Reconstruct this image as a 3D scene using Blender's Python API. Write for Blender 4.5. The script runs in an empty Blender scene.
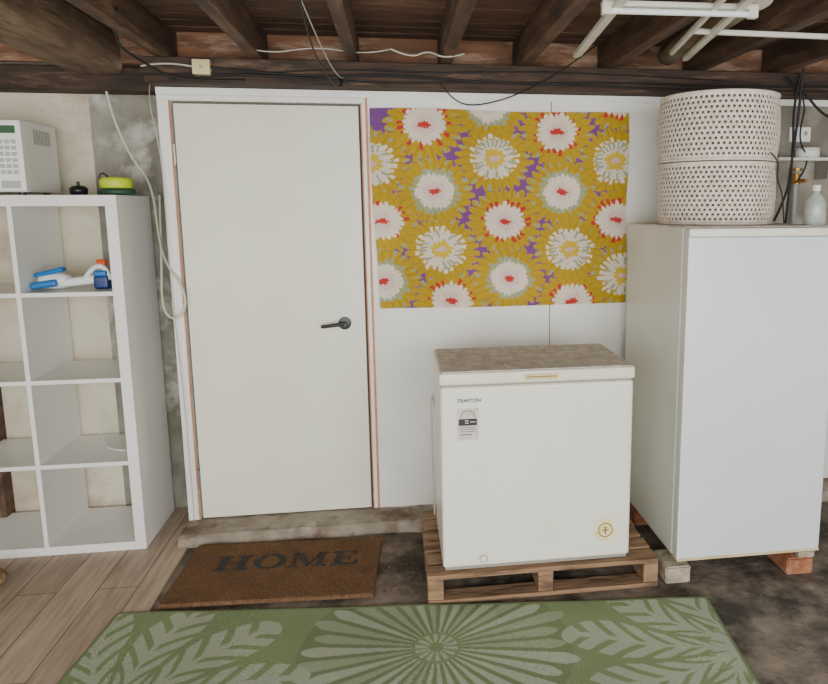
import bpy, bmesh, math, random
import numpy as np
from mathutils import Matrix, Vector
random.seed(4)
S=bpy.context.scene
COL=S.collection

def lin(c):
    return tuple((x/12.92 if x<=0.04045 else ((x+0.055)/1.055)**2.4) for x in c)
def rgb(r,g,b): return lin((r/255,g/255,b/255))

# ---------------------------------------------------------------- materials
def mat(name,c1,c2=None,scale=5,rough=0.6,bump=0.0,bscale=None,detail=6,lo=0.35,hi=0.65,metal=0.0,stretch=(1,1,1),c3=None,s3=2.0,lo3=.5,hi3=.7,spec=.5,alpha=None):
    m=bpy.data.materials.new(name); m.use_nodes=True
    nt=m.node_tree; N=nt.nodes; L=nt.links
    b=N["Principled BSDF"]; b.inputs["Roughness"].default_value=rough; b.inputs["Metallic"].default_value=metal
    b.inputs["Specular IOR Level"].default_value=spec
    b.inputs["Base Color"].default_value=(*c1,1)
    tc=N.new("ShaderNodeTexCoord"); mp=N.new("ShaderNodeMapping"); mp.inputs["Scale"].default_value=stretch
    L.new(tc.outputs["Object"],mp.inputs[0])
    out=None
    if c2 is not None:
        n=N.new("ShaderNodeTexNoise"); n.inputs["Scale"].default_value=scale; n.inputs["Detail"].default_value=detail
        L.new(mp.outputs[0],n.inputs["Vector"])
        r=N.new("ShaderNodeValToRGB"); r.color_ramp.elements[0].position=lo; r.color_ramp.elements[1].position=hi
        r.color_ramp.elements[0].color=(*c1,1); r.color_ramp.elements[1].color=(*c2,1)
        L.new(n.outputs["Fac"],r.inputs[0]); out=r.outputs[0]
        if c3 is not None:
            n3=N.new("ShaderNodeTexNoise"); n3.inputs["Scale"].default_value=s3; n3.inputs["Detail"].default_value=8; n3.inputs["Roughness"].default_value=.65
            L.new(mp.outputs[0],n3.inputs["Vector"])
            mr=N.new("ShaderNodeMapRange"); mr.inputs["From Min"].default_value=lo3; mr.inputs["From Max"].default_value=hi3
            L.new(n3.outputs["Fac"],mr.inputs["Value"])
            mx=N.new("ShaderNodeMix"); mx.data_type='RGBA'
            L.new(mr.outputs[0],mx.inputs["Factor"]); L.new(out,mx.inputs["A"]); mx.inputs["B"].default_value=(*c3,1)
            out=mx.outputs["Result"]
        L.new(out,b.inputs["Base Color"])
    if bump>0:
        n2=N.new("ShaderNodeTexNoise"); n2.inputs["Scale"].default_value=bscale or scale; n2.inputs["Detail"].default_value=8
        L.new(mp.outputs[0],n2.inputs["Vector"])
        bp=N.new("ShaderNodeBump"); bp.inputs["Strength"].default_value=bump; bp.inputs["Distance"].default_value=.01
        L.new(n2.outputs["Fac"],bp.inputs["Height"]); L.new(bp.outputs[0],b.inputs["Normal"])
    return m

def attr_mat(name,rough=.85,nscale=300,namt=.25,bump=.2,blot=.1,bscale=3):
    m=bpy.data.materials.new(name); m.use_nodes=True
    nt=m.node_tree; N=nt.nodes; L=nt.links; b=N["Principled BSDF"]; b.inputs["Roughness"].default_value=rough
    b.inputs["Specular IOR Level"].default_value=.2
    a=N.new("ShaderNodeVertexColor"); a.layer_name="dye"
    tc=N.new("ShaderNodeTexCoord")
    n=N.new("ShaderNodeTexNoise"); n.inputs["Scale"].default_value=nscale; L.new(tc.outputs["Object"],n.inputs["Vector"])
    n2=N.new("ShaderNodeTexNoise"); n2.inputs["Scale"].default_value=bscale; n2.inputs["Detail"].default_value=5; L.new(tc.outputs["Object"],n2.inputs["Vector"])
    mr=N.new("ShaderNodeMapRange"); mr.inputs["From Min"].default_value=.3; mr.inputs["From Max"].default_value=.7; mr.inputs["To Min"].default_value=1-namt; mr.inputs["To Max"].default_value=1+namt*.5
    L.new(n.outputs["Fac"],mr.inputs["Value"])
    mr2=N.new("ShaderNodeMapRange"); mr2.inputs["From Min"].default_value=.3; mr2.inputs["From Max"].default_value=.7; mr2.inputs["To Min"].default_value=1-blot; mr2.inputs["To Max"].default_value=1+blot
    L.new(n2.outputs["Fac"],mr2.inputs["Value"])
    mm=N.new("ShaderNodeMath"); mm.operation='MULTIPLY'; L.new(mr.outputs[0],mm.inputs[0]); L.new(mr2.outputs[0],mm.inputs[1])
    vm=N.new("ShaderNodeVectorMath"); vm.operation='SCALE'; L.new(a.outputs["Color"],vm.inputs[0]); L.new(mm.outputs[0],vm.inputs["Scale"])
    L.new(vm.outputs[0],b.inputs["Base Color"])
    bp=N.new("ShaderNodeBump"); bp.inputs["Strength"].default_value=bump; bp.inputs["Distance"].default_value=.004
    L.new(n.outputs["Fac"],bp.inputs["Height"]); L.new(bp.outputs[0],b.inputs["Normal"])
    return m

M={}
M['white']=mat("white_paint",rgb(240,239,234),rgb(228,226,217),2.5,.45,.05,40)
M['door']=mat("door_paint",rgb(236,234,218),rgb(227,225,205),1.6,.4,.04,30)
M['seam']=mat("seam_dark",rgb(110,100,86))
M['orange']=mat("bare_edge",rgb(204,118,66),rgb(216,150,100),20)
M['conc']=mat("concrete_floor_mat",rgb(104,93,82),rgb(140,127,112),9,.85,.8,25,c3=rgb(60,53,47),s3=3.4,lo3=.44,hi3=.58)
M['ledge']=mat("concrete_step_mat",rgb(168,158,142),rgb(134,122,106),9,.9,.6,30,c3=rgb(104,82,64),s3=5,lo3=.52,hi3=.66)
M['rough']=mat("rough_render",rgb(156,151,138),rgb(122,117,104),7,.9,1.0,18,c3=rgb(196,192,180),s3=4,lo3=.5,hi3=.62)
M['greyw']=mat("grey_render",rgb(150,144,132),rgb(120,113,102),5,.9,.6,18,c3=rgb(184,180,168),s3=3,lo3=.5,hi3=.68)
M['cream']=mat("cream_board",rgb(224,217,196),rgb(210,199,174),3,.7,.1,10,c3=rgb(172,142,114),s3=1.8,lo3=.54,hi3=.7)
M['beam']=mat("old_timber",rgb(100,74,57),rgb(64,47,38),4,.8,.6,14,stretch=(6,1,6),c3=rgb(138,110,86),s3=3,lo3=.54,hi3=.78)
M['bigbeam']=mat("big_beam_timber",rgb(128,105,85),rgb(88,69,55),4,.8,.6,14,stretch=(6,1,6),c3=rgb(160,136,112),s3=3,lo3=.52,hi3=.75)
M['beamx']=mat("old_timber_x",rgb(78,58,46),rgb(50,38,32),4,.8,.6,14,stretch=(1,6,6),c3=rgb(132,104,82),s3=3,lo3=.54,hi3=.76)
M['board']=mat("ceiling_board",rgb(98,69,54),rgb(64,46,38),4,.8,.5,14,stretch=(1,5,5),c3=rgb(150,114,88),s3=2,lo3=.5,hi3=.72)
M['void']=mat("underfloor_dark",rgb(26,20,17))
M['block']=mat("orange_timber",rgb(144,98,68),rgb(98,70,52),4,.75,.3,14,stretch=(1,5,5),c3=rgb(180,148,122),s3=2.5,lo3=.5,hi3=.62)
M['shelf']=mat("shelf_white",rgb(240,239,235),rgb(232,231,226),2,.35)
M['frz']=mat("freezer_enamel",rgb(239,237,224),rgb(232,229,213),1.5,.25)
M['frzlid']=mat("dusty_lid",rgb(226,221,212),rgb(198,190,178),22,.75,.1,60,c3=rgb(158,146,131),s3=34,lo3=.54,hi3=.72)
M['lidrim']=mat("lid_rim",rgb(236,233,216),rgb(224,218,196),6,.35)
M['yellowed']=mat("yellowed_plastic",rgb(222,206,160),rgb(208,186,134),12,.4)
M['fridge']=mat("fridge_enamel",rgb(226,232,234),rgb(216,224,226),1.2,.25)
M['fridges']=mat("fridge_side_enamel",rgb(230,230,221),rgb(217,218,206),1.5,.35)
M['gasket']=mat("gasket",rgb(150,146,134))
M['pallet']=mat("pallet_wood",rgb(160,128,98),rgb(120,92,68),5,.85,.5,20,stretch=(1,6,6),c3=rgb(90,72,58),s3=5,lo3=.52,hi3=.7)
M['brick']=mat("brick_clay",rgb(178,118,84),rgb(146,92,66),26,.95,.7,60,c3=rgb(190,160,130),s3=14,lo3=.55,hi3=.7)
M['pale']=mat("pale_block_mat",rgb(190,178,158),rgb(158,144,124),26,.95,.7,60)
M['black']=mat("black_plastic",rgb(28,28,30),rough=.35)
M['rubber']=mat("cable_black",rgb(24,22,22),rough=.6)
M['steel']=mat("steel",rgb(170,168,162),rough=.35,metal=.9)
M['cwhite']=mat("cable_white",rgb(190,188,174),rough=.5)
M['hose']=mat("hose",rgb(206,208,188),rough=.4)
M['basket']=mat("basket_cane",rgb(234,224,212),rgb(212,199,184),40,.6)
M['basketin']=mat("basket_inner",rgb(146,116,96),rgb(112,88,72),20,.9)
M['blue']=mat("toy_blue",rgb(30,110,180),rough=.35)
M['dblue']=mat("toy_navy",rgb(26,52,110),rough=.35)
M['owhite']=mat("toy_white",rgb(230,232,230),rough=.35)
M['toyor']=mat("toy_orange",rgb(226,96,40),rough=.4)
M['lime']=mat("lime_plastic",rgb(206,224,40),rough=.4)
M['dgreen']=mat("dark_green_plastic",rgb(50,84,62),rough=.4)
M['mw']=mat("microwave_white",rgb(240,240,232),rough=.35)
M['key']=mat("keypad_grey",rgb(176,178,174),rough=.5)
M['green_led']=mat("display_green",rgb(50,96,62),rough=.3)
M['ink']=mat("printed_ink",rgb(46,44,46),rough=.6)
M['label']=mat("paper_label",rgb(220,206,202),rgb(204,186,180),30,.6)
M['sticker']=mat("gold_sticker",rgb(230,212,140),rgb(242,234,196),60,.5)
M['stickerd']=mat("gold_ink",rgb(150,120,50),rough=.5)
M['ffl']=mat("white_metal",rgb(228,226,216),rgb(204,198,182),5,.4)
M['rust']=mat("old_pipe",rgb(186,178,160),rgb(140,120,96),8,.6)
M['glass']=mat("clear_plastic",rgb(186,192,182),rgb(150,162,150),12,.2)
M['copper']=mat("brass",rgb(180,130,70),rough=.4,metal=.8)
M['home']=mat("home_ink",rgb(46,43,42),rgb(62,54,49),80,.95)
M['gasbot']=mat("grey_cylinder",rgb(150,158,156),rgb(126,132,130),10,.5)
M['cordbr']=mat("coir_ball",rgb(170,140,100),rgb(120,90,60),60,.95,.6,80)
M['dirt']=mat("leaf_dirt",rgb(128,98,70),rgb(90,68,50),30,.95)

# ---------------------------------------------------------------- helpers
def empty(name):
    e=bpy.data.objects.new(name,None); e.empty_display_size=.05; COL.objects.link(e); return e
def link(o,parent=None):
    COL.objects.link(o)
    if parent is not None: o.parent=parent
    return o
def mesh_obj(name,bm,m,parent=None,smooth=False):
    me=bpy.data.meshes.new(name); bm.normal_update(); bm.to_mesh(me); bm.free()
    if smooth:
        for p in me.polygons: p.use_smooth=True
    for k in (m if isinstance(m,(list,tuple)) else [m]): me.materials.append(k)
    return link(bpy.data.objects.new(name,me),parent)
def addbox(bm,x0,x1,y0,y1,z0,z1,rot=None,mi=0):
    vs=[bm.verts.new((x,y,z)) for x in(x0,x1) for y in(y0,y1) for z in(z0,z1)]
    if rot is not None:
        c=Vector(((x0+x1)/2,(y0+y1)/2,(z0+z1)/2))
        for v in vs: v.co=c+rot@(v.co-c)
    f=[(0,1,3,2),(4,6,7,5),(0,4,5,1),(2,3,7,6),(0,2,6,4),(1,5,7,3)]
    for q in f:
        fc=bm.faces.new([vs[i] for i in q]); fc.material_index=mi
def box(name,x0,x1,y0,y1,z0,z1,m,parent=None,bev=0.0,seg=2,rot=None):
    bm=bmesh.new(); addbox(bm,x0,x1,y0,y1,z0,z1,rot)
    bmesh.ops.recalc_face_normals(bm,faces=bm.faces)
    o=mesh_obj(name,bm,m,parent)
    if bev>0:
        md=o.modifiers.new("bevel",'BEVEL'); md.width=bev; md.segments=seg; md.limit_method='ANGLE'
        for p in o.data.polygons: p.use_smooth=True
        w=o.modifiers.new("wn",'WEIGHTED_NORMAL')
    return o
def boxes(name,lst,m,parent=None,bev=0.0):
    bm=bmesh.new()
    for b in lst: addbox(bm,*b)
    bmesh.ops.recalc_face_normals(bm,faces=bm.faces)
    o=mesh_obj(name,bm,m,parent)
    if bev>0:
        md=o.modifiers.new("bevel",'BEVEL'); md.width=bev; md.segments=2; md.limit_method='ANGLE'
    return o
def cyl(name,c,r,h,m,parent=None,axis='Z',r2=None,seg=32,bev=0.0):
    bm=bmesh.new(); bmesh.ops.create_cone(bm,cap_ends=True,segments=seg,radius1=r,radius2=r if r2 is None else r2,depth=h)
    R={'Z':Matrix.Identity(4),'X':Matrix.Rotation(math.pi/2,4,'Y'),'Y':Matrix.Rotation(-math.pi/2,4,'X')}[axis]
    bmesh.ops.transform(bm,matrix=Matrix.Translation(c)@R,verts=bm.verts)
    o=mesh_obj(name,bm,m,parent,True)
    if bev>0:
        md=o.modifiers.new("bevel",'BEVEL'); md.width=bev; md.segments=3; md.limit_method='ANGLE'
    o.modifiers.new("es",'EDGE_SPLIT').split_angle=math.radians(50)
    return o
def lathe(name,prof,c,m,parent=None,seg=40,axis='Z'):
    bm=bmesh.new(); rings=[]
    for r,z in prof:
        rings.append([bm.verts.new((r*math.cos(2*math.pi*i/seg),r*math.sin(2*math.pi*i/seg),z)) for i in range(seg)])
    for a,b in zip(rings,rings[1:]):
        for i in range(seg): bm.faces.new((a[i],a[(i+1)%seg],b[(i+1)%seg],b[i]))
    bm.faces.new(rings[0][::-1]); bm.faces.new(rings[-1])
    if axis=='Y': bmesh.ops.transform(bm,matrix=Matrix.Rotation(math.pi/2,4,'X'),verts=bm.verts)
    bmesh.ops.translate(bm,vec=c,verts=bm.verts)
    return mesh_obj(name,bm,m,parent,True)
def cable(name,pts,r,m,parent=None,cyclic=False):
    cu=bpy.data.curves.new(name,'CURVE'); cu.dimensions='3D'; cu.bevel_depth=r; cu.bevel_resolution=2; cu.resolution_u=8
    sp=cu.splines.new('NURBS'); sp.points.add(len(pts)-1)
    for p,q in zip(sp.points,pts): p.co=(*q,1)
    sp.order_u=3; sp.use_endpoint_u=True; sp.use_cyclic_u=cyclic
    cu.materials.append(m); return link(bpy.data.objects.new(name,cu),parent)
def text(name,body,size,loc,m,parent=None,rot=(math.pi/2,0,0),sx=1.0):
    t=bpy.data.curves.new(name,'FONT'); t.body=body; t.size=size; t.extrude=.0003; t.align_x='LEFT'; t.offset=.0004; t.materials.append(m)
    o=link(bpy.data.objects.new(name,t),parent); o.location=loc; o.rotation_euler=rot; o.scale=(sx,1,1); return o
def poly(bm,pts,z0,z1):
    b=[bm.verts.new((x,y,z0)) for x,y in pts]; t=[bm.verts.new((x,y,z1)) for x,y in pts]
    bm.faces.new(t); n=len(pts)
    for i in range(n): bm.faces.new((b[i],b[(i+1)%n],t[(i+1)%n],t[i]))

# ---------------------------------------------------------------- room shell
YW=3.24
ZT=2.0
DX0,DX1,DZ0,DZ1=-.925,-.150,.055,1.934
box("floor",-3.2,3.0,-1.6,4.0,-.1,0,M['conc'])
def plankmat():
    m=bpy.data.materials.new("laminate"); m.use_nodes=True; nt=m.node_tree;N=nt.nodes;L=nt.links;b=N["Principled BSDF"]; b.inputs["Roughness"].default_value=.5
    tc=N.new("ShaderNodeTexCoord"); mp=N.new("ShaderNodeMapping"); mp.inputs["Rotation"].default_value=(0,0,math.pi/2)
    L.new(tc.outputs["Object"],mp.inputs[0])
    br=N.new("ShaderNodeTexBrick"); br.inputs["Scale"].default_value=1; br.inputs["Brick Width"].default_value=1.1; br.inputs["Row Height"].default_value=.15
    br.inputs["Mortar Size"].default_value=.0022; br.inputs["Mortar"].default_value=(*rgb(98,80,68),1)
    br.inputs["Color1"].default_value=(*rgb(196,174,154),1); br.inputs["Color2"].default_value=(*rgb(166,146,129),1)
    L.new(mp.outputs[0],br.inputs["Vector"])
    mp2=N.new("ShaderNodeMapping"); mp2.inputs["Scale"].default_value=(14,1.3,1); L.new(tc.outputs["Object"],mp2.inputs[0])
    n=N.new("ShaderNodeTexNoise"); n.inputs["Scale"].default_value=3; n.inputs["Detail"].default_value=8; L.new(mp2.outputs[0],n.inputs["Vector"])
    r=N.new("ShaderNodeValToRGB"); r.color_ramp.elements[0].position=.32; r.color_ramp.elements[1].position=.68
    r.color_ramp.elements[0].color=(.66,.63,.60,1); r.color_ramp.elements[1].color=(1.06,1.05,1.04,1)
    L.new(n.outputs["Fac"],r.inputs[0])
    mx=N.new("ShaderNodeMix"); mx.data_type='RGBA'; mx.blend_type='MULTIPLY'; mx.inputs["Factor"].default_value=1
    L.new(br.outputs["Color"],mx.inputs["A"]); L.new(r.outputs[0],mx.inputs["B"]); L.new(mx.outputs["Result"],b.inputs["Base Color"])
    return m
box("floor_laminate",-3.0,-.95,-1.4,3.5,0.0,.006,plankmat())

wb=empty("wall_back")
boxes("wall_panels",[(-.99,DX0-.012,YW,YW+.10,.05,ZT),(DX1+.012,3.0,YW,YW+.10,.05,ZT),(DX0-.012,DX1+.012,YW,YW+.10,DZ1+.012,ZT)],M['white'],wb)
boxes("panel_seams",[(.722,.726,YW-.0015,YW+.001,.05,ZT)],M['seam'],wb)
box("panel_batten",-.99,3.0,YW-.008,YW,ZT-.03,ZT,M['white'],wb,.002)
box("bare_render_patch",1.84,2.9,YW-.010,YW-.0005,1.30,1.969,M['greyw'],wb)
box("wall_left_render",-1.36,-.99,3.5,3.6,0,2.3,M['rough'])
box("wall_left_render_return",-1.0,-.985,YW+.1,3.55,0,2.0,M['rough'])
box("wall_left_board",-3.2,-1.36,3.5,3.6,0,2.3,M['cream'])
box("wall_left",-3.2,-3.1,-1.6,3.6,0,2.3,M['cream'])
box("wall_right",2.9,3.0,-1.6,4.0,0,2.3,M['cream'])
bm=bmesh.new()
bmesh.ops.create_grid(bm,x_segments=90,y_segments=14,size=.5)
for v in bm.verts:
    x=-.99+(v.co.x+.5)*3.99; t=(v.co.y+.5)
    prof=[(3.065,0.0),(3.07,.03),(3.082,.047),(3.105,.052),(YW+.14,.055)]
    s=t*4; i=min(3,int(s)); f=s-i
    y=prof[i][0]*(1-f)+prof[i+1][0]*f; z=prof[i][1]*(1-f)+prof[i+1][1]*f
    y+=.008*math.sin(x*17+3)*(1-t)+random.uniform(-.004,.004)*(1 if t<.9 else 0); z+=random.uniform(-.004,.002)*(t>0.1)
    v.co=(x,y,z)
mesh_obj("trim_concrete_step",bm,M['ledge'],None,True)

# ---- door
d=empty("door_1")
box("leaf",DX0,DX1,YW-.004,YW+.034,DZ0+.004,DZ1,M['door'],d,.002)
box("stop_backing",DX0-.011,DX1+.011,YW+.035,YW+.05,.056,DZ1+.011,M['seam'],d)
for i,z in enumerate((.25,1.72)):
    cyl("hinge_%d"%i,(DX0-.006,YW-.008,z),.006,.09,M['steel'],d,'Z',seg=12)
cyl("rose",(-.243,YW-.011,.965),.029,.014,M['black'],d,'Y',bev=.003)
cyl("neck",(-.243,YW-.035,.965),.010,.045,M['black'],d,'Y')
cable("lever",[(-.243,YW-.052,.965),(-.27,YW-.055,.966),(-.30,YW-.055,.962),(-.345,YW-.050,.957)],.0085,M['black'],d)
tr=empty("trim_door_casing")
box("casing_left",DX0-.062,DX0-.018,YW-.006,YW,.055,DZ1+.0135,M['white'],tr,.002)
box("casing_top",DX0-.062,DX1+.03,YW-.006,YW,DZ1+.014,DZ1+.034,M['white'],tr,.002)
box("casing_right",DX1+.014,DX1+.031,YW-.006,YW,.055,DZ1+.0135,M['white'],tr,.002)
box("bare_edge_strip",DX1+.032,DX1+.040,YW-.007,YW,.055,DZ1+.06,M['orange'],tr)
box("bare_edge_strip_inner",DX1+.0095,DX1+.0138,YW-.0068,YW,.055,DZ1+.012,M['orange'],tr)
box("bare_edge_strip_left",DX0-.0175,DX0-.0125,YW-.0068,YW,.055,DZ1+.012,M['orange'],tr)

# ---------------------------------------------------------------- ceiling
box("trim_bearer",-1.0,3.0,3.13,3.3,ZT+.002,2.105,M['beamx'],None,.006)
box("trim_bearer_left",-3.1,-1.0,3.38,3.5,ZT+.002,2.105,M['beamx'],None,.006)
box("trim_blocking",-3.1,3.0,3.3,3.34,2.105,2.30,M['block'])
jx=[-2.55,-2.1,-1.7,-.93,-.555,-.164,.234,.577,.98,1.40,1.80,2.2,2.6]
cg=empty("ceiling")
for i,x in enumerate(jx):
    w=.024+.004*random.random()
    box("joist_%d"%i,x-w,x+w,-1.5,3.29,2.106,2.235,M['beam'],cg,.004)
box("big_beam",-1.36,-1.14,-1.5,3.34,2.06,2.24,M['bigbeam'],cg,.03,3)
L=[];y=-1.5
while y<3.4:
    w=random.uniform(.08,.095); L.append((-3.1,2.95,y,y+w,2.236,2.250+random.uniform(0,.012))); y+=w+.018
boxes("floorboards",L,M['board'],cg)
box("underfloor",-3.2,3.0,-1.6,4.0,2.30,2.34,M['void'],cg)

# ---------------------------------------------------------------- tapestry
def grid_colored(name,P,Cc,m,parent=None):
    ny,nx,_=P.shape
    me=bpy.data.meshes.new(name)
    idx=np.arange(nx*ny).reshape(ny,nx)
    f=np.stack([idx[:-1,:-1],idx[:-1,1:],idx[1:,1:],idx[1:,:-1]],-1).reshape(-1,4)
    me.from_pydata(P.reshape(-1,3).tolist(),[],f.tolist())
    a=me.color_attributes.new("dye",'FLOAT_COLOR','POINT')
    a.data.foreach_set("color",np.concatenate([Cc.reshape(-1,3),np.ones((nx*ny,1))],1).astype(np.float32).ravel())
    for p in me.polygons: p.use_smooth=True
    me.materials.append(m)
    return link(bpy.data.objects.new(name,me),parent)
def h(n):
    x=np.sin(n*127.1+311.7)*43758.5453; return x-np.floor(x)
def tapestry():
    W,H=1.195,.897
    nx,ny=600,450
    u,v=np.meshgrid(np.linspace(0,1,nx),np.linspace(0,1,ny))
    X=u*W; Y=v*H
    Xw=X+.003*np.sin(Y*90+X*31)+.002*np.sin(X*170); Yw=Y+.003*np.sin(X*80+Y*23)+.002*np.sin(Y*190)
    fl=[(.20,.08,'r'),(.465,.235,'g'),(.71,.10,'r'),(.945,.25,'g'),(.0,.27,'g'),(.235,.405,'s'),(.735,.405,'s'),(.03,.555,'r'),
        (.505,.555,'r'),(.96,.555,'r'),(.25,.70,'g'),(.765,.705,'g'),(.02,.86,'s'),(.515,.85,'s'),(.985,.85,'g'),(.28,.965,'r'),(.775,.985,'r'),(.445,-.03,'s'),(.96,-.07,'r')]
    must=np.array(rgb(182,148,36)); must2=np.array(rgb(162,130,36)); pur=np.array(rgb(120,74,132)); cream=np.array(rgb(226,210,192)); red=np.array(rgb(188,58,52)); sage=np.array(rgb(150,162,132)); pink=np.array(rgb(220,190,182)); yel=np.array(rgb(206,176,60))
    C=np.zeros((ny,nx,3)); C[:]=pur
    best=np.full((ny,nx),9.0); ids=np.zeros((ny,nx),int)
    for k,(a,b,t) in enumerate(fl):
        dd=np.hypot((Xw-a*W)*.93,(Yw-b*H)*1.05)
        q=dd<best; best[q]=dd[q]; ids[q]=k
    for k,(a,b,t) in enumerate(fl):
        q=ids==k
        dx=(Xw-a*W)*.93; dy=(Yw-b*H)*1.05
        r=np.hypot(dx,dy)/.150; th=np.arctan2(dy,dx)/(2*math.pi)+.5
        def jag(n,seed,depth):
            s=th*n; i=np.floor(s); f=np.abs(s-i-.5)*2
            return h(i%n+seed)*depth*.5 - (f**2)*depth
        ro=1.07+jag(26,k*3.1,.20)
        sel=q&(r<ro); C[sel]=must
        n=24; s=th*n; i=np.floor(s); f=np.abs(s-i-.5)*2
        sel=q&(r<ro)&(r>.70)&(f>.86); C[sel]=must2
        r1=.50+.04*h(i%n+k*5.3); r2=.64+.14*h(i%n+k*7.7)
        st=(r>r1)&(r<r2)&(f<.60)&(h(i%n+k*1.7)>(.35 if t=='r' else 0.0))
        c1={'r':red,'g':cream,'s':sage}[t]; C[q&st]=c1
        rin=.58+jag(22,k*9.7,.12); sel=q&(r<rin); C[sel]=cream if t!='g' else cream*.95
        if t=='g':
            st2=(r>.38)&(r<.62)&(f<.5)&(h(i%n+k)>.3); C[q&st2]=sage
            sel=q&(r<.30+jag(12,k,.1)); C[sel]=yel
            C[q&(np.hypot(dx,dy*1.6)/.150<.15)]=pink*.8+red*.2
        elif t=='s':
            st2=(r>.55)&(r<.66)&(f<.8); C[q&st2]=sage
            C[q&(r<.30+jag(14,k*2,.1))]=pink
            C[q&(np.hypot(dx,dy*1.7)/.150<.18+jag(9,k*4,.07))]=red
        else:
            C[q&(r<.30+jag(14,k*2,.1))]=pink
            C[q&(np.hypot(dx,dy*1.9)/.150<.19+jag(9,k*4,.07))]=red
        st3=(r>.86)&(r<1.04)&(f<.25)&(h(i%n+k*2.9)>.72); C[q&st3]=sage
    x=-.10+X; z=1.927-Y
    x=x+(.012*(1-u))*(v)*1.2-.006*np.sin(v*5)*(1-u)+.004*np.sin(v*9)*u
    z=z+.004*np.sin(u*8)*(1-v)-.008*np.sin(u*3.1)*v*.5-.004*u*(1-v)
    y=YW-.006-.006*(np.sin(u*11+v*3)*.5+.5)*(.3+v)-.004*(np.sin(v*14+u*4)*.5+.5)
    P=np.stack([x,y,z],-1)
    return grid_colored("floral_wall_hanging",P,C,attr_mat("printed_cloth",.9,260,.16,.2,.08,4))
tapestry()

# ---------------------------------------------------------------- rug
def rug():
    W,D=2.21,3.0
    nx,ny=720,900
    s,t=np.meshgrid(np.linspace(0,1,nx),np.linspace(0,1,ny)); a=s*W; b=t*D
    ang=math.radians(-6.0)
    ex=np.array([math.cos(ang),math.sin(ang)]); ey=np.array([math.sin(ang),-math.cos(ang)])
    o=np.array([-1.055,2.553])
    X=o[0]+a*ex[0]+b*ey[0]; Y=o[1]+a*ex[1]+b*ey[1]
    g1=np.array(rgb(132,147,106)); g2=np.array(rgb(120,136,98)); pale=np.array(rgb(170,178,156)); pale2=np.array(rgb(154,164,136))
    C=np.zeros((ny,nx,3)); C[:]=g1
    fl=[(.10,2.17,.50,34,0),(-.93,1.96,.64,30,1),(1.15,2.00,.64,26,1),(-.45,1.35,.55,34,0),(.62,1.3,.5,30,1),(0.0,.55,.6,34,0),(-1.2,.9,.5,28,1),(1.0,.3,.5,30,0)]
    for k,(cx,cy,R,n,ty) in enumerate(fl):
        dx=X-cx; dy=Y-cy; r=np.hypot(dx,dy)/R; th=np.arctan2(dy,dx)/(2*math.pi)+.5
        ss=th*n; i=np.floor(ss)%n; f=np.abs(ss-np.floor(ss)-.5)*2
        rm=.86+.14*h(i+k*3)
        inside=r<rm
        if ty==0:
            C[r<.93]=g2
            wdt=np.clip(.34+.50*r,0,.74)*np.sqrt(np.clip((rm-r)/.10,0,1))
            pet=inside&(r>.17)&(f<wdt); C[pet]=pale
            C[pet&(h(i*3.3+k)>.6)]=pale2
            C[(r<.17)]=g1
            C[(r<.145)&(r>.05)&((np.abs(((th*14)%1)-.5)*2)<.55)]=pale
        else:
            n2=12; s2=th*n2+.08*np.sin(r*7+k); i2=np.floor(s2)%n2; f2=np.abs(s2-np.floor(s2)-.5)*2
            rr=.88+.14*h(i2+k*2)
            lobe=np.sqrt(np.clip((rr-r)/.30,0,1))*.86
            inl=(r<rr)&(f2<lobe)&(r>.12)
            C[inl]=pale
            vein=np.abs(((f2*1.4-r*6.5)%1)-.5)*2
            C[inl&(f2>.10)&(r>.2)&(vein<.36)]=g1
            C[(r<.12)&(r>.05)]=pale
    e=np.minimum(np.minimum(a,W-a),np.minimum(b,D-b)); C[e<.012]=g2
    Z=.010+.0015*np.sin(X*7+Y*3)+.002*np.clip(1-e/.05,0,1)*(np.sin(a*13)*.5+.5)
    gr=grid_colored("outdoor_rug",np.stack([X,Y,Z],-1),C,attr_mat("rug_weave",.8,340,.45,.4,.12,2.5))
    md=gr.modifiers.new("thick",'SOLIDIFY'); md.thickness=.003; md.offset=-1
rug()

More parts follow.
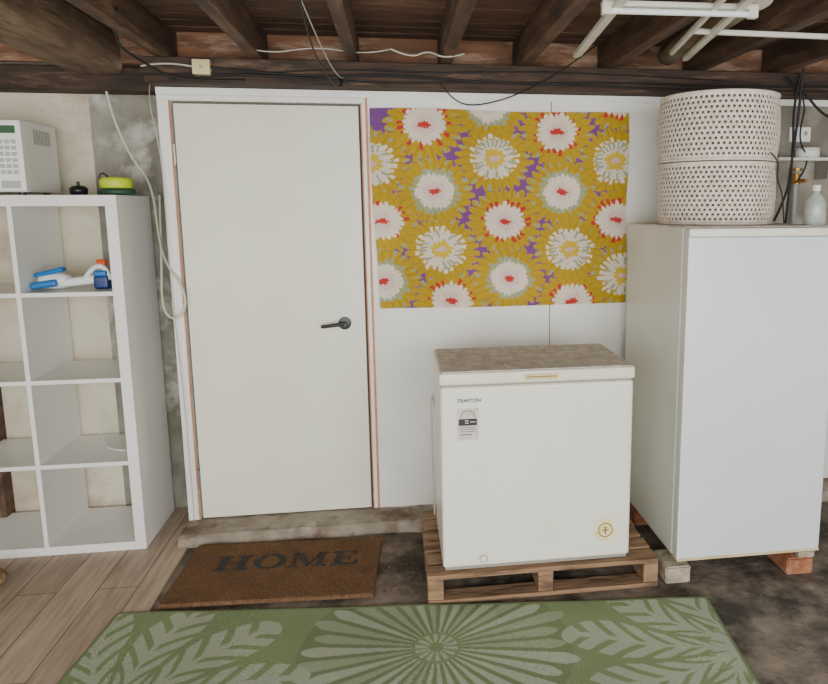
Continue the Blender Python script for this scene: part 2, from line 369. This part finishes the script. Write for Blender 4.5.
# ---------------------------------------------------------------- door mat
def doormat():
    e=empty("door_mat")
    OX,OY=-.925,2.575
    nx,ny=180,110
    s,t=np.meshgrid(np.linspace(0,1,nx),np.linspace(0,1,ny))
    rng=np.random.default_rng(2)
    X=s*.805; Y=t*.475
    Z=np.full_like(X,.018)+rng.uniform(-.0016,.0016,X.shape)
    ed=(s==0)|(s==1)|(t==0)|(t==1); Z[ed]=.004
    C=np.zeros((ny,nx,3)); C[:]=np.array(rgb(126,95,70)); C*= (.68+.5*rng.random((ny,nx,1)))
    X=X+rng.uniform(-.002,.002,X.shape)*ed; Y=Y+rng.uniform(-.002,.002,X.shape)*ed
    grid_colored("coir_pile",np.stack([X,Y,Z],-1),C,attr_mat("coir",.98,420,.5,.6,.18,6),e)
    bm=bmesh.new(); z0,z1=.012,.0215
    x0=.125; yb=.235; hh=.115
    def R(a,b,c,dd): poly(bm,[(x0+a,yb+c),(x0+b,yb+c),(x0+b,yb+dd),(x0+a,yb+dd)],z0,z1)
    def serifs(a,b):
        R(a,b,0,.008); R(a,b,hh-.008,hh)
    R(.018,.046,.008,hh-.008); serifs(0,.062); R(.098,.126,.008,hh-.008); serifs(.082,.142); R(.046,.098,hh/2-.004,hh/2+.004)
    cx=.225; n=40
    for i in range(n):
        a0=2*math.pi*i/n; a1=2*math.pi*(i+1)/n
        po=lambda a:(x0+cx+.066*math.cos(a),yb+hh/2+(hh/2+.002)*math.sin(a)); pi_=lambda a:(x0+cx+.038*math.cos(a),yb+hh/2+(hh/2-.006)*math.sin(a))
        poly(bm,[po(a0),po(a1),pi_(a1),pi_(a0)],z0,z1)
    a=.308
    R(a+.014,a+.021,.008,hh-.008); R(a,a+.036,0,.008); R(a,a+.03,hh-.008,hh)
    poly(bm,[(x0+a+.014,yb+hh),(x0+a+.044,yb+hh),(x0+a+.086,yb+.02),(x0+a+.074,yb)],z0,z1)
    poly(bm,[(x0+a+.074,yb),(x0+a+.080,yb+.0),(x0+a+.122,yb+hh),(x0+a+.114,yb+hh)],z0,z1)
    R(a+.112,a+.138,.008,hh-.008); R(a+.096,a+.154,0,.008); R(a+.112,a+.154,hh-.008,hh)
    a=.48
    R(a+.014,a+.042,.008,hh-.008); R(a,a+.108,0,.008); R(a,a+.104,hh-.008,hh); R(a+.042,a+.076,hh/2-.004,hh/2+.004)
    R(a+.070,a+.077,hh/2-.018,hh/2+.018)
    poly(bm,[(x0+a+.108,yb+.008),(x0+a+.112,yb+.036),(x0+a+.104,yb+.036),(x0+a+.082,yb+.008)],z0,z1)
    poly(bm,[(x0+a+.104,yb+hh-.008),(x0+a+.078,yb+hh-.008),(x0+a+.100,yb+hh-.034),(x0+a+.108,yb+hh-.034)],z0,z1)
    mesh_obj("lettering_HOME",bm,M['home'],e)
    e.location=(OX,OY,0); e.rotation_euler=(0,0,math.radians(-3.2))
doormat()
bm=bmesh.new()
for k in range(260):
    x=random.uniform(-.09,.07); y=random.uniform(2.53,3.05)
    s=random.uniform(.002,.008); a=random.random()*6.3
    vs=[bm.verts.new((x+s*q*math.cos(a+p),y+s*q*math.sin(a+p),.001+random.random()*.004)) for p,q in((0,1),(1.4,.6),(3,1.1),(4.6,.5))]
    bm.faces.new(vs)
mesh_obj("leaf_litter",bm,M['dirt'])
bm=bmesh.new()
for k in range(320):
    x=random.uniform(1.2,2.1); y=random.uniform(1.7,2.4)
    s=random.uniform(.0015,.006); a=random.random()*6.3
    vs=[bm.verts.new((x+s*q*math.cos(a+p),y+s*q*math.sin(a+p),.001+random.random()*.003)) for p,q in((0,1),(1.4,.6),(3,1.1),(4.6,.5))]
    bm.faces.new(vs)
mesh_obj("leaf_litter",bm,M['dirt'])

# ---------------------------------------------------------------- cube shelf
def shelf():
    e=empty("cube_shelf")
    x1=-1.124; T=.045; t=.018; H=1.547; y0,y1=3.07,3.47; cw=(H-2*T-3*t)/4
    b=.0065
    x0=x1-2*T-2*cw-t
    box("side_right",x1-T,x1,y0,y1,b,H-T,M['shelf'],e,.002)
    box("side_left",x0,x0+T,y0,y1,b,H-T,M['shelf'],e,.002)
    box("top",x0,x1,y0,y1,H-T,H,M['shelf'],e,.002)
    box("bottom",x0+T,x1-T,y0,y1,b,T,M['shelf'],e,.002)
    box("divider",x1-T-cw-t,x1-T-cw,y0+.002,y1,T,H-T,M['shelf'],e,.001)
    for i in range(1,4):
        z=T+i*cw+(i-1)*t
        box("shelf_r%d"%i,x1-T-cw,x1-T,y0+.003,y1,z,z+t,M['shelf'],e,.001)
        box("shelf_l%d"%i,x0+T,x1-T-cw-t,y0+.003,y1,z,z+t,M['shelf'],e,.001)
    return [T+i*cw+i*t for i in range(4)],x1-T-cw,H
levels,cellx,SH=shelf()

# microwave
def microwave():
    e=empty("microwave")
    x1=-1.468; x0=x1-.46; y0,y1=3.10,3.40; z0,z1=SH+.012,SH+.298
    box("body",x0,x1,y0+.02,y1,z0,z1,M['mw'],e,.006)
    box("fascia",x0,x1,y0,y0+.022,z0+.003,z1-.003,M['mw'],e,.004)
    box("door_window",x0+.03,x1-.14,y0-.002,y0+.002,z0+.05,z1-.05,M['black'],e)
    box("door_gap",x1-.108,x1-.105,y0-.001,y0+.002,z0+.004,z1-.004,M['gasket'],e)
    box("display",x1-.09,x1-.02,y0-.002,y0+.002,z1-.055,z1-.025,M['green_led'],e)
    L=[]
    for r in range(6):
        for c in range(3): L.append((x1-.088+c*.024,x1-.070+c*.024,y0-.002,y0+.002,z1-.095-r*.024,z1-.080-r*.024))
    boxes("keys",L,M['key'],e)
    box("open_button",x1-.09,x1-.02,y0-.003,y0+.002,z0+.015,z0+.045,M['key'],e,.002)
    boxes("side_vents",[(x1-.001,x1+.001,y0+.10+i*.012,y0+.105+i*.012,z1-.09,z1-.03) for i in range(12)],M['gasket'],e)
    for i,(x,y) in enumerate(((x0+.04,y0+.05),(x1-.04,y0+.05),(x0+.04,y1-.05),(x1-.04,y1-.05))):
        cyl("foot_%d"%i,(x,y,SH+.006),.012,.012,M['black'],e)
microwave()
e=empty("camping_lantern")
lathe("base",[(.066,0),(.074,.006),(.074,.024),(.06,.032)],(-1.19,3.27,SH),M['dgreen'],e)
lathe("cap",[(.06,.031),(.064,.034),(.064,.066),(.055,.076),(.02,.078)],(-1.19,3.27,SH),M['lime'],e)
cable("handle",[(-1.25,3.27,SH+.03),(-1.262,3.27,SH+.085),(-1.235,3.27,SH+.10),(-1.22,3.27,SH+.076)],.004,M['black'],e)
e=empty("torch_head")
lathe("barrel",[(.022,0),(.034,.006),(.036,.03),(.024,.04),(.006,.043)],(-1.335,3.25,SH),M['black'],e)
lathe("switch",[(.006,.042),(.008,.052),(.004,.060)],(-1.335,3.25,SH),M['dgreen'],e)

def blaster():
    e=empty("water_blaster_toy")
    z=.0015
    lathe("tank",[(.01,0),(.03,.01),(.034,.05),(.034,.10),(.022,.12),(.012,.135)],(0,0,0),M['owhite'],e)
    o=e.children[-1]; o.rotation_euler=(0,math.radians(90),0); o.location=(-.14,.03,z+.036)
    box("barrel_shell",-.05,.13,.0,.06,z+.018,z+.054,M['owhite'],e,.012,3,Matrix.Rotation(math.radians(-6),3,'Y'))
    box("stock",-.155,-.05,-.025,.02,z+.010,z+.040,M['blue'],e,.010,3,Matrix.Rotation(math.radians(-8),3,'Y'))
    box("top_rail",-.15,-.03,.005,.045,z+.062,z+.084,M['blue'],e,.010,3,Matrix.Rotation(math.radians(-14),3,'Y'))
    box("grip",.088,.15,-.01,.05,z,z+.06,M['dblue'],e,.012,3)
    cyl("nozzle",(.115,.03,z+.108),.017,.035,M['toyor'],e,'X')
    cable("trigger_guard",[(.05,.01,z+.04),(.085,.01,z+.10),(.14,.01,z+.095),(.150,.01,z+.04)],.011,M['owhite'],e)
    box("blue_clip",.095,.145,-.015,.015,z+.055,z+.08,M['blue'],e,.008,3)
    e.location=(-1.362,3.16,levels[3])
blaster()
cable("white_cord",[(cellx+.10,3.46,levels[1]+.12),(cellx+.12,3.40,levels[1]+.05),(cellx+.17,3.30,levels[1]+.006),(cellx+.23,3.22,levels[1]+.005),(cellx+.3,3.2,levels[1]+.006)],.004,M['owhite'])

# ---------------------------------------------------------------- pallet
def pallet():
    e=empty("pallet"); x0,x1,y0,y1=.085,.995,2.442,3.02; top=.12
    n=6; w=.078; gap=((y1-y0)-n*w)/(n-1)
    for i in range(n):
        y=y0+i*(w+gap); box("deck_%d"%i,x0+random.uniform(-.004,.004),x1+random.uniform(-.004,.004),y,y+w,top-.018,top,M['pallet'],e,.002)
    for i,x in enumerate((x0,(x0+x1)/2-.03,x1-.06)):
        box("stringer_%d"%i,x,x+.06,y0+.004,y1-.004,.019,top-.0185,M['pallet'],e,.003)
    for i,y in enumerate((y0,(y0+y1)/2-.04,y1-.08)):
        box("base_%d"%i,x0,x1,y,y+.08,.001,.0185,M['pallet'],e,.002)
pallet()

# ---------------------------------------------------------------- chest freezer
def chest():
    e=empty("chest_freezer"); x0,x1,y0,y1=.145,.88,2.465,2.90; z0=.122; zt=.897
    box("cabinet",x0,x1,y0,y1,z0+.012,.842,M['frz'],e,.012,4)
    box("plinth",x0+.01,x1-.01,y0+.01,y1-.01,z0,z0+.014,M['gasket'],e)
    box("gasket_seal",x0+.008,x1-.008,y0+.008,y1-.008,.842,.850,M['gasket'],e)
    box("lid_rim",x0-.004,x1+.004,y0-.006,y1+.004,.850,zt,M['lidrim'],e,.010,4)
    box("lid_top",x0+.006,x1-.006,y0+.006,y1-.006,zt-.001,zt+.003,M['frzlid'],e,.002)
    box("handle_recess",.455,.585,y0-.0105,y0-.004,.862,.884,M['yellowed'],e,.004)
    box("handle_slot",.463,.577,y0-.0115,y0-.009,.871,.876,M['stickerd'],e)
    boxes("lid_hinges",[(x0+.1,x0+.14,y1,y1+.012,.76,.86),(x1-.14,x1-.1,y1,y1+.012,.76,.86)],M['frz'],e)
    yy=y0-.0012
    text("brand_lettering","TRAFTON",.018,(x0+.060,yy,.785),M['ink'],e,sx=1.1)
    box("energy_label",x0+.060,x0+.140,yy,y0+.002,.640,.762,M['label'],e)
    a=x0-.01
    boxes("energy_label_print",[(a+.076,a+.144,yy-.0006,yy,.696,.722),(a+.082,a+.138,yy-.0006,yy,.688,.690),(a+.082,a+.138,yy-.0006,yy,.681,.683),(a+.082,a+.138,yy-.0006,yy,.672,.674),(a+.082,a+.125,yy-.0006,yy,.660,.663)],M['ink'],e)
    bm=bmesh.new()
    for i in range(12):
        a0=math.pi*i/12;a1=math.pi*(i+1)/12
        vs=[bm.verts.new((a+.11+r*math.cos(q),yy-.0006,.728+r*math.sin(q))) for r,q in((.028,a0),(.028,a1),(.022,a1),(.022,a0))]
        bm.faces.new(vs)
    mesh_obj("energy_label_arc",bm,M['gasket'],e)
    boxes("label_dashes",[(a+.100,a+.112,yy-.0012,yy-.0006,.704,.708),(a+.100,a+.112,yy-.0012,yy-.0006,.713,.717),(a+.118,a+.138,yy-.0012,yy-.0006,.708,.711)],M['label'],e)
    bm=bmesh.new(); c=(x1-.100,.245)
    pts=[]
    for i in range(40):
        q=2*math.pi*i/40; r=.042*(1+.12*abs(math.cos(q*1.5+.8)));pts.append((c[0]+r*math.cos(q),yy,c[1]+1.08*r*math.sin(q)))
    bm.faces.new([bm.verts.new(p) for p in pts]); mesh_obj("round_sticker",bm,M['sticker'],e)
    def ring(name,cx,cz,r0,r1,y,m):
        bm=bmesh.new()
        for i in range(32):
            a0=2*math.pi*i/32;a1=2*math.pi*(i+1)/32
            bm.faces.new([bm.verts.new((cx+r*math.cos(q),y,cz+r*math.sin(q))) for r,q in((r1,a0),(r1,a1),(r0,a1),(r0,a0))])
        mesh_obj(name,bm,m,e)
    ring("sticker_ring",c[0],c[1],.025,.030,yy-.0005,M['stickerd'])
    boxes("sticker_print",[(c[0]-.014,c[0]+.014,yy-.0008,yy,c[1]-.003,c[1]+.002),(c[0]-.003,c[0]+.003,yy-.0008,yy,c[1]-.018,c[1]+.016),(c[0]-.01,c[0]+.01,yy-.0008,yy,c[1]+.008,c[1]+.010)],M['stickerd'],e)
    ring("drain_ring",x0+.155,.165,.013,.016,yy-.0005,M['gasket'])
    cyl("drain_plug",(x0+.155,y0-.001,.165),.012,.006,M['frz'],e,'Y')
    cable("power_lead",[(x0+.02,y1+.03,.55),(x0-.012,y1-.0,.75),(x0-.014,y1-.02,.6),(x0-.012,y1-.02,.4),(x0-.008,y1-.01,.16)],.004,M['cwhite'],e)
chest()

# ---------------------------------------------------------------- upright fridge
def fridge():
    e=empty("upright_freezer"); x0,x1=1.069,1.68; y0=2.44; y1=3.13; z0=.10; z1=1.415
    box("cabinet",x0,x1,y0+.062,y1,z0,z1,M['fridges'],e,.006)
    box("gasket_seal",x0+.008,x1-.008,y0+.050,y0+.063,z0+.02,z1-.012,M['gasket'],e)
    box("door",x0-.001,x1+.001,y0,y0+.051,z0+.006,z1-.004,M['fridge'],e,.010,4)
    box("door_trim_top",x0,x1,y0-.003,y0+.050,z1-.034,z1-.002,M['lidrim'],e,.006,3)
    box("door_trim_edge",x0-.002,x0+.006,y0-.001,y0+.012,z0+.01,z1-.036,M['lidrim'],e,.002)
    box("top_seam",x0+.002,x1-.002,y0-.0036,y0+.01,z1-.037,z1-.0345,M['gasket'],e)
    box("door_trim_bottom",x0,x1,y0-.002,y0+.050,z0,z0+.010,M['yellowed'],e,.003,3)
    box("top_trim",x0+.004,x1-.004,y0+.05,y1-.004,z1-.001,z1+.003,M['frzlid'],e)
    box("hinge_plate",x1-.10,x1-.005,y0+.01,y0+.06,z0-.012,z0+.0,M['steel'],e,.001)
    box("hinge_pin_plate",x1-.09,x1-.02,y0-.002,y0+.02,z0-.026,z0-.002,M['pale'],e,.002)
    for i,(x,y) in enumerate(((x0+.05,y0+.09),(x1-.07,y0+.07),(x0+.05,y1-.07),(x1-.07,y1-.07))):
        cyl("foot_%d"%i,(x,y,z0-.013),.018,.028,M['rust'],e)
fridge()
def brick(name,x0,x1,y0,y1,m):
    # worn brick: subdivided, chipped edges, rounded arrises
    bm=bmesh.new(); addbox(bm,x0,x1,y0,y1,0,.072); bmesh.ops.recalc_face_normals(bm,faces=bm.faces)
    bmesh.ops.bevel(bm,geom=bm.edges[:],offset=.006,segments=2,affect='EDGES')
    bmesh.ops.subdivide_edges(bm,edges=bm.edges[:],cuts=3,use_grid_fill=True)
    for v in bm.verts:
        if .002<v.co.z<.070: v.co.x+=random.uniform(-.0012,.0012); v.co.y+=random.uniform(-.0012,.0012)
    return mesh_obj(name,bm,m)
brick("concrete_block",1.03,1.135,2.45,2.60,M['pale'])
brick("brick",1.545,1.66,2.44,2.60,M['brick'])
brick("brick",1.08,1.18,2.96,3.05,M['brick'])
brick("brick",1.56,1.67,2.96,3.05,M['brick'])

# ---------------------------------------------------------------- perforated baskets
def basket(name,cx,cy,z0,H,R,tilt=0):
    e=empty(name); bm=bmesh.new(); N=288; K=27
    rings=[]
    for j in range(K+1):
        t=j/K; r=R*(.955+.045*math.sin(math.pi*min(1,max(0,t))**.9))
        if t<.06: r*=.985
        rings.append([bm.verts.new((r*math.cos(2*math.pi*i/N),r*math.sin(2*math.pi*i/N),t*H)) for i in range(N)])
    for j in range(K):
        for i in range(N):
            if j>0 and j<K-1 and j%2==0 and ((i+(j//2%2)*2)%4) in (0,1): continue
            bm.faces.new((rings[j][i],rings[j][(i+1)%N],rings[j+1][(i+1)%N],rings[j+1][i]))
    for v in [v for v in bm.verts if not v.link_faces]: bm.verts.remove(v)
    o=mesh_obj("perforated_side",bm,M['basket'],e,True)
    md=o.modifiers.new("thick",'SOLIDIFY'); md.thickness=.003; md.offset=-1
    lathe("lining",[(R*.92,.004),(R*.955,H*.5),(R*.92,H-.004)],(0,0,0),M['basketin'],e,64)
    for nm,z in(("rim_bottom",.006),("rim_top",H-.006)):
        bm=bmesh.new(); n=96;k=10; g=[]
        for i in range(n):
            a=2*math.pi*i/n; g.append([bm.verts.new(((R*.955+.006*math.cos(2*math.pi*q/k))*math.cos(a),(R*.955+.006*math.cos(2*math.pi*q/k))*math.sin(a),z+.006*math.sin(2*math.pi*q/k))) for q in range(k)])
        for i in range(n):
            for q in range(k): bm.faces.new((g[i][q],g[(i+1)%n][q],g[(i+1)%n][(q+1)%k],g[i][(q+1)%k]))
        mesh_obj(nm,bm,M['basket'],e,True)
    lathe("lid_panel",[(R*.95,H-.008),(R*.94,H),(R*.5,H+.002),(.01,H+.002)],(0,0,0),M['basket'],e,64)
    e.location=(cx,cy,z0); e.rotation_euler=(0,math.radians(tilt),.3)
    return e
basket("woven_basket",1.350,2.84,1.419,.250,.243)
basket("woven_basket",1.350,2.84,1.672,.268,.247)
cable("basket_cord",[(1.46,2.60,1.70),(1.50,2.60,1.67),(1.49,2.60,1.60),(1.53,2.61,1.54),(1.545,2.62,1.425)],.003,M['rubber'])

# ---------------------------------------------------------------- cables, services
cable("garden_hose",[(-1.27,3.38,2.12),(-1.248,3.40,2.03),(-1.232,3.42,1.88),(-1.18,3.44,1.72),(-1.09,3.42,1.60),(-1.07,3.38,1.35),(-1.0,3.24,1.24),(-.93,3.2,1.16),(-.915,3.19,1.06),(-.97,3.19,1.0),(-1.03,3.22,1.05),(-1.055,3.35,1.25),(-1.07,3.44,1.55)],.005,M['hose'])
cable("thin_wire",[(-1.03,3.3,2.02),(-1.02,3.22,1.95),(-.975,3.215,1.7),(-.985,3.215,1.2),(-.96,3.215,.6),(-.955,3.2,.07)],.0022,M['cwhite'])
e=empty("ceiling_wiring")
box("junction_box_case",-.80,-.73,3.09,3.130,2.03,2.09,M['yellowed'],e,.004); cyl("junction_box_screw",(-.765,3.088,2.06),.006,.004,M['steel'],e,'Y')
def W(pts,r=.004,m='rubber'): cable("run",pts,r,M[m],e)
W([(-1.0,3.11,2.06),(-.9,3.10,2.08),(-.8,3.09,2.06)],.004,'cwhite')
W([(-.73,3.10,2.06),(-.4,3.11,2.03),(0,3.11,2.05),(.5,3.11,2.02),(1.0,3.11,2.04),(1.6,3.11,2.03),(2.4,3.11,2.05)],.0045)
W([(-1.1,3.10,2.02),(-.6,3.10,2.045),(-.1,3.115,2.01),(.4,3.115,2.03),(1.1,3.11,2.015),(2.2,3.11,2.02)],.004)
W([(-.9,3.12,2.01),(-.3,3.12,2.075),(.2,3.12,2.06),(.7,3.12,2.085),(1.5,3.12,2.06)],.003)
W([(.20,3.11,2.03),(.24,3.12,1.97),(.33,3.2,1.935),(.48,3.18,1.96),(.60,3.05,2.0),(.72,2.9,2.06),(.80,2.7,2.12)],.003)
W([(-.26,2.2,2.11),(-.27,2.5,2.04),(-.25,2.75,2.00),(-.22,3.0,1.975),(-.20,3.09,2.00),(-.22,3.12,2.04)],.0035)
W([(-.27,2.3,2.13),(-.24,2.7,2.04),(-.205,2.95,2.0),(-.20,3.1,2.03)],.002,'cwhite')
W([(-.6,3.0,2.13),(-.5,3.03,2.10),(-.3,3.03,2.14),(-.1,3.03,2.11),(0,3.0,2.13)],.0025,'cwhite')
W([(0,2.95,2.12),(.08,2.97,2.09),(.15,3.0,2.13),(.22,2.97,2.09),(.3,3.0,2.12)],.0035,'cwhite')
W([(-.9,2.6,2.15),(-1.0,2.8,2.09),(-.95,3.0,2.05),(-.85,3.1,2.0),(-.6,3.12,2.015)],.005)
W([(1.82,3.0,2.1),(1.84,3.05,1.9),(1.82,3.05,1.7),(1.84,3.1,1.55),(1.80,3.14,1.42)],.006)
W([(1.87,3.1,2.1),(1.85,3.12,1.95),(1.87,3.12,1.75),(1.86,3.14,1.4)],.006)
W([(1.80,3.1,2.08),(1.93,3.12,2.0),(1.88,3.12,1.80),(1.98,3.14,1.70),(1.90,3.14,1.6)],.004)
W([(1.86,3.1,2.06),(2.0,3.12,1.88),(2.1,3.12,1.9)],.006)

def batten(name,a,b,w=.05,hh=.035,tube=True):
    e=empty(name); a=Vector(a);b=Vector(b); L=(b-a).length
    box("channel",-L/2,L/2,-w/2,w/2,0,hh,M['ffl'],e,.004)
    if tube:
        cyl("tube",(0,0,-.012),.009,L-.06,M['owhite'],e,'X',seg=16)
        box("cap_l",-L/2,-L/2+.03,-.012,.012,-.024,.002,M['ffl'],e,.003); box("cap_r",L/2-.03,L/2,-.012,.012,-.024,.002,M['ffl'],e,.003)
    e.location=(a+b)/2; dv=(b-a).normalized(); e.rotation_euler=(0,-math.asin(dv.z),math.atan2(dv.y,dv.x)); return e
batten("fluorescent_light",(.63,2.14,2.090),(1.12,2.12,2.090),.03,.016)
batten("ceiling_rail",(1.03,2.42,2.088),(1.75,2.42,2.084),.018,.018,False)
batten("ceiling_rail",(.74,2.85,2.084),(.64,1.7,2.084),.030,.02,False)
batten("ceiling_rail",(1.20,2.85,2.084),(.98,1.7,2.084),.024,.02,False)
batten("ceiling_rail",(1.10,2.75,2.084),(.90,1.7,2.084),.016,.02,False)
o=lathe("ceiling_pipe",[(.045,0),(.045,.9),(.05,.9),(.05,.93)],(0,0,0),M['rust'],None); o.rotation_euler=(math.radians(90),0,math.radians(-4)); o.location=(1.22,3.1,2.16)

e=empty("plastic_bottle")
lathe("vessel",[(.034,0),(.040,.006),(.041,.08),(.034,.105),(.014,.125),(.013,.14)],(1.630,2.545,1.416),M['glass'],e)
cyl("cap",(1.630,2.545,1.562),.016,.022,M['ffl'],e)
e=empty("tap_riser")
cyl("pipe",(1.93,3.19,.855),.011,1.6,M['gasbot'],e); cyl("valve",(1.93,3.185,1.62),.018,.05,M['copper'],e); cyl("spout",(1.93,3.14,1.61),.009,.09,M['copper'],e,'Y'); cyl("wheel",(1.93,3.185,1.665),.026,.012,M['copper'],e)
e=empty("wall_bracket_shelf")
box("plate",1.80,2.5,3.12,3.229,1.705,1.72,M['ffl'],e,.002); box("bracket",2.05,2.07,3.12,3.229,1.62,1.705,M['steel'],e)
e=empty("tape_roll")
lathe("roll",[(.03,0),(.055,.002),(.055,.045),(.03,.047)],(1.97,3.17,1.721),M['owhite'],e)
e=empty("power_outlet"); box("plate",1.90,2.01,3.215,3.230,1.80,1.87,M['owhite'],e,.004); boxes("switches",[(1.92,1.935,3.211,3.216,1.83,1.85),(1.975,1.99,3.211,3.216,1.83,1.85)],M['gasket'],e)
lathe("straw_ball",[(.02,0),(.07,.01),(.09,.03),(.07,.055),(.02,.065)],(-1.66,2.83,.006),M['cordbr'])
box("trim_post",-1.98,-1.86,3.42,3.5,0,2.1,M['beam'],None,.004)

# ---------------------------------------------------------------- camera
right=Vector((.9892,-.1476,-.0034)); fwd=Vector((.1453,.9768,-.156)).normalized()
right=(right-fwd*right.dot(fwd)).normalized(); up=right.cross(fwd)
mw=Matrix(((right.x,up.x,-fwd.x,0),(right.y,up.y,-fwd.y,0),(right.z,up.z,-fwd.z,1.5),(0,0,0,1)))
cd=bpy.data.cameras.new("camera"); cam=bpy.data.objects.new("camera",cd); COL.objects.link(cam); cam.matrix_world=mw
cd.sensor_fit='HORIZONTAL'; cd.sensor_width=36; cd.lens=695/828*36; cd.shift_x=-86/828; cd.shift_y=-27/828; cd.clip_start=.02
S.camera=cam

# ---------------------------------------------------------------- light
w=bpy.data.worlds.new("world"); S.world=w; w.use_nodes=True; bg=w.node_tree.nodes["Background"]; bg.inputs[0].default_value=(.93,.98,1,1); bg.inputs[1].default_value=2.6
def area(name,loc,rot,sx,sy,pw,col):
    l=bpy.data.lights.new(name,'AREA'); l.shape='RECTANGLE'; l.size=sx; l.size_y=sy; l.energy=pw; l.color=col
    o=bpy.data.objects.new(name,l); COL.objects.link(o); o.location=loc; o.rotation_euler=rot; return o
area("daylight_opening",(0.2,-1.7,1.5),(math.radians(88),0,0),5,2.4,205,(1,.995,.98))
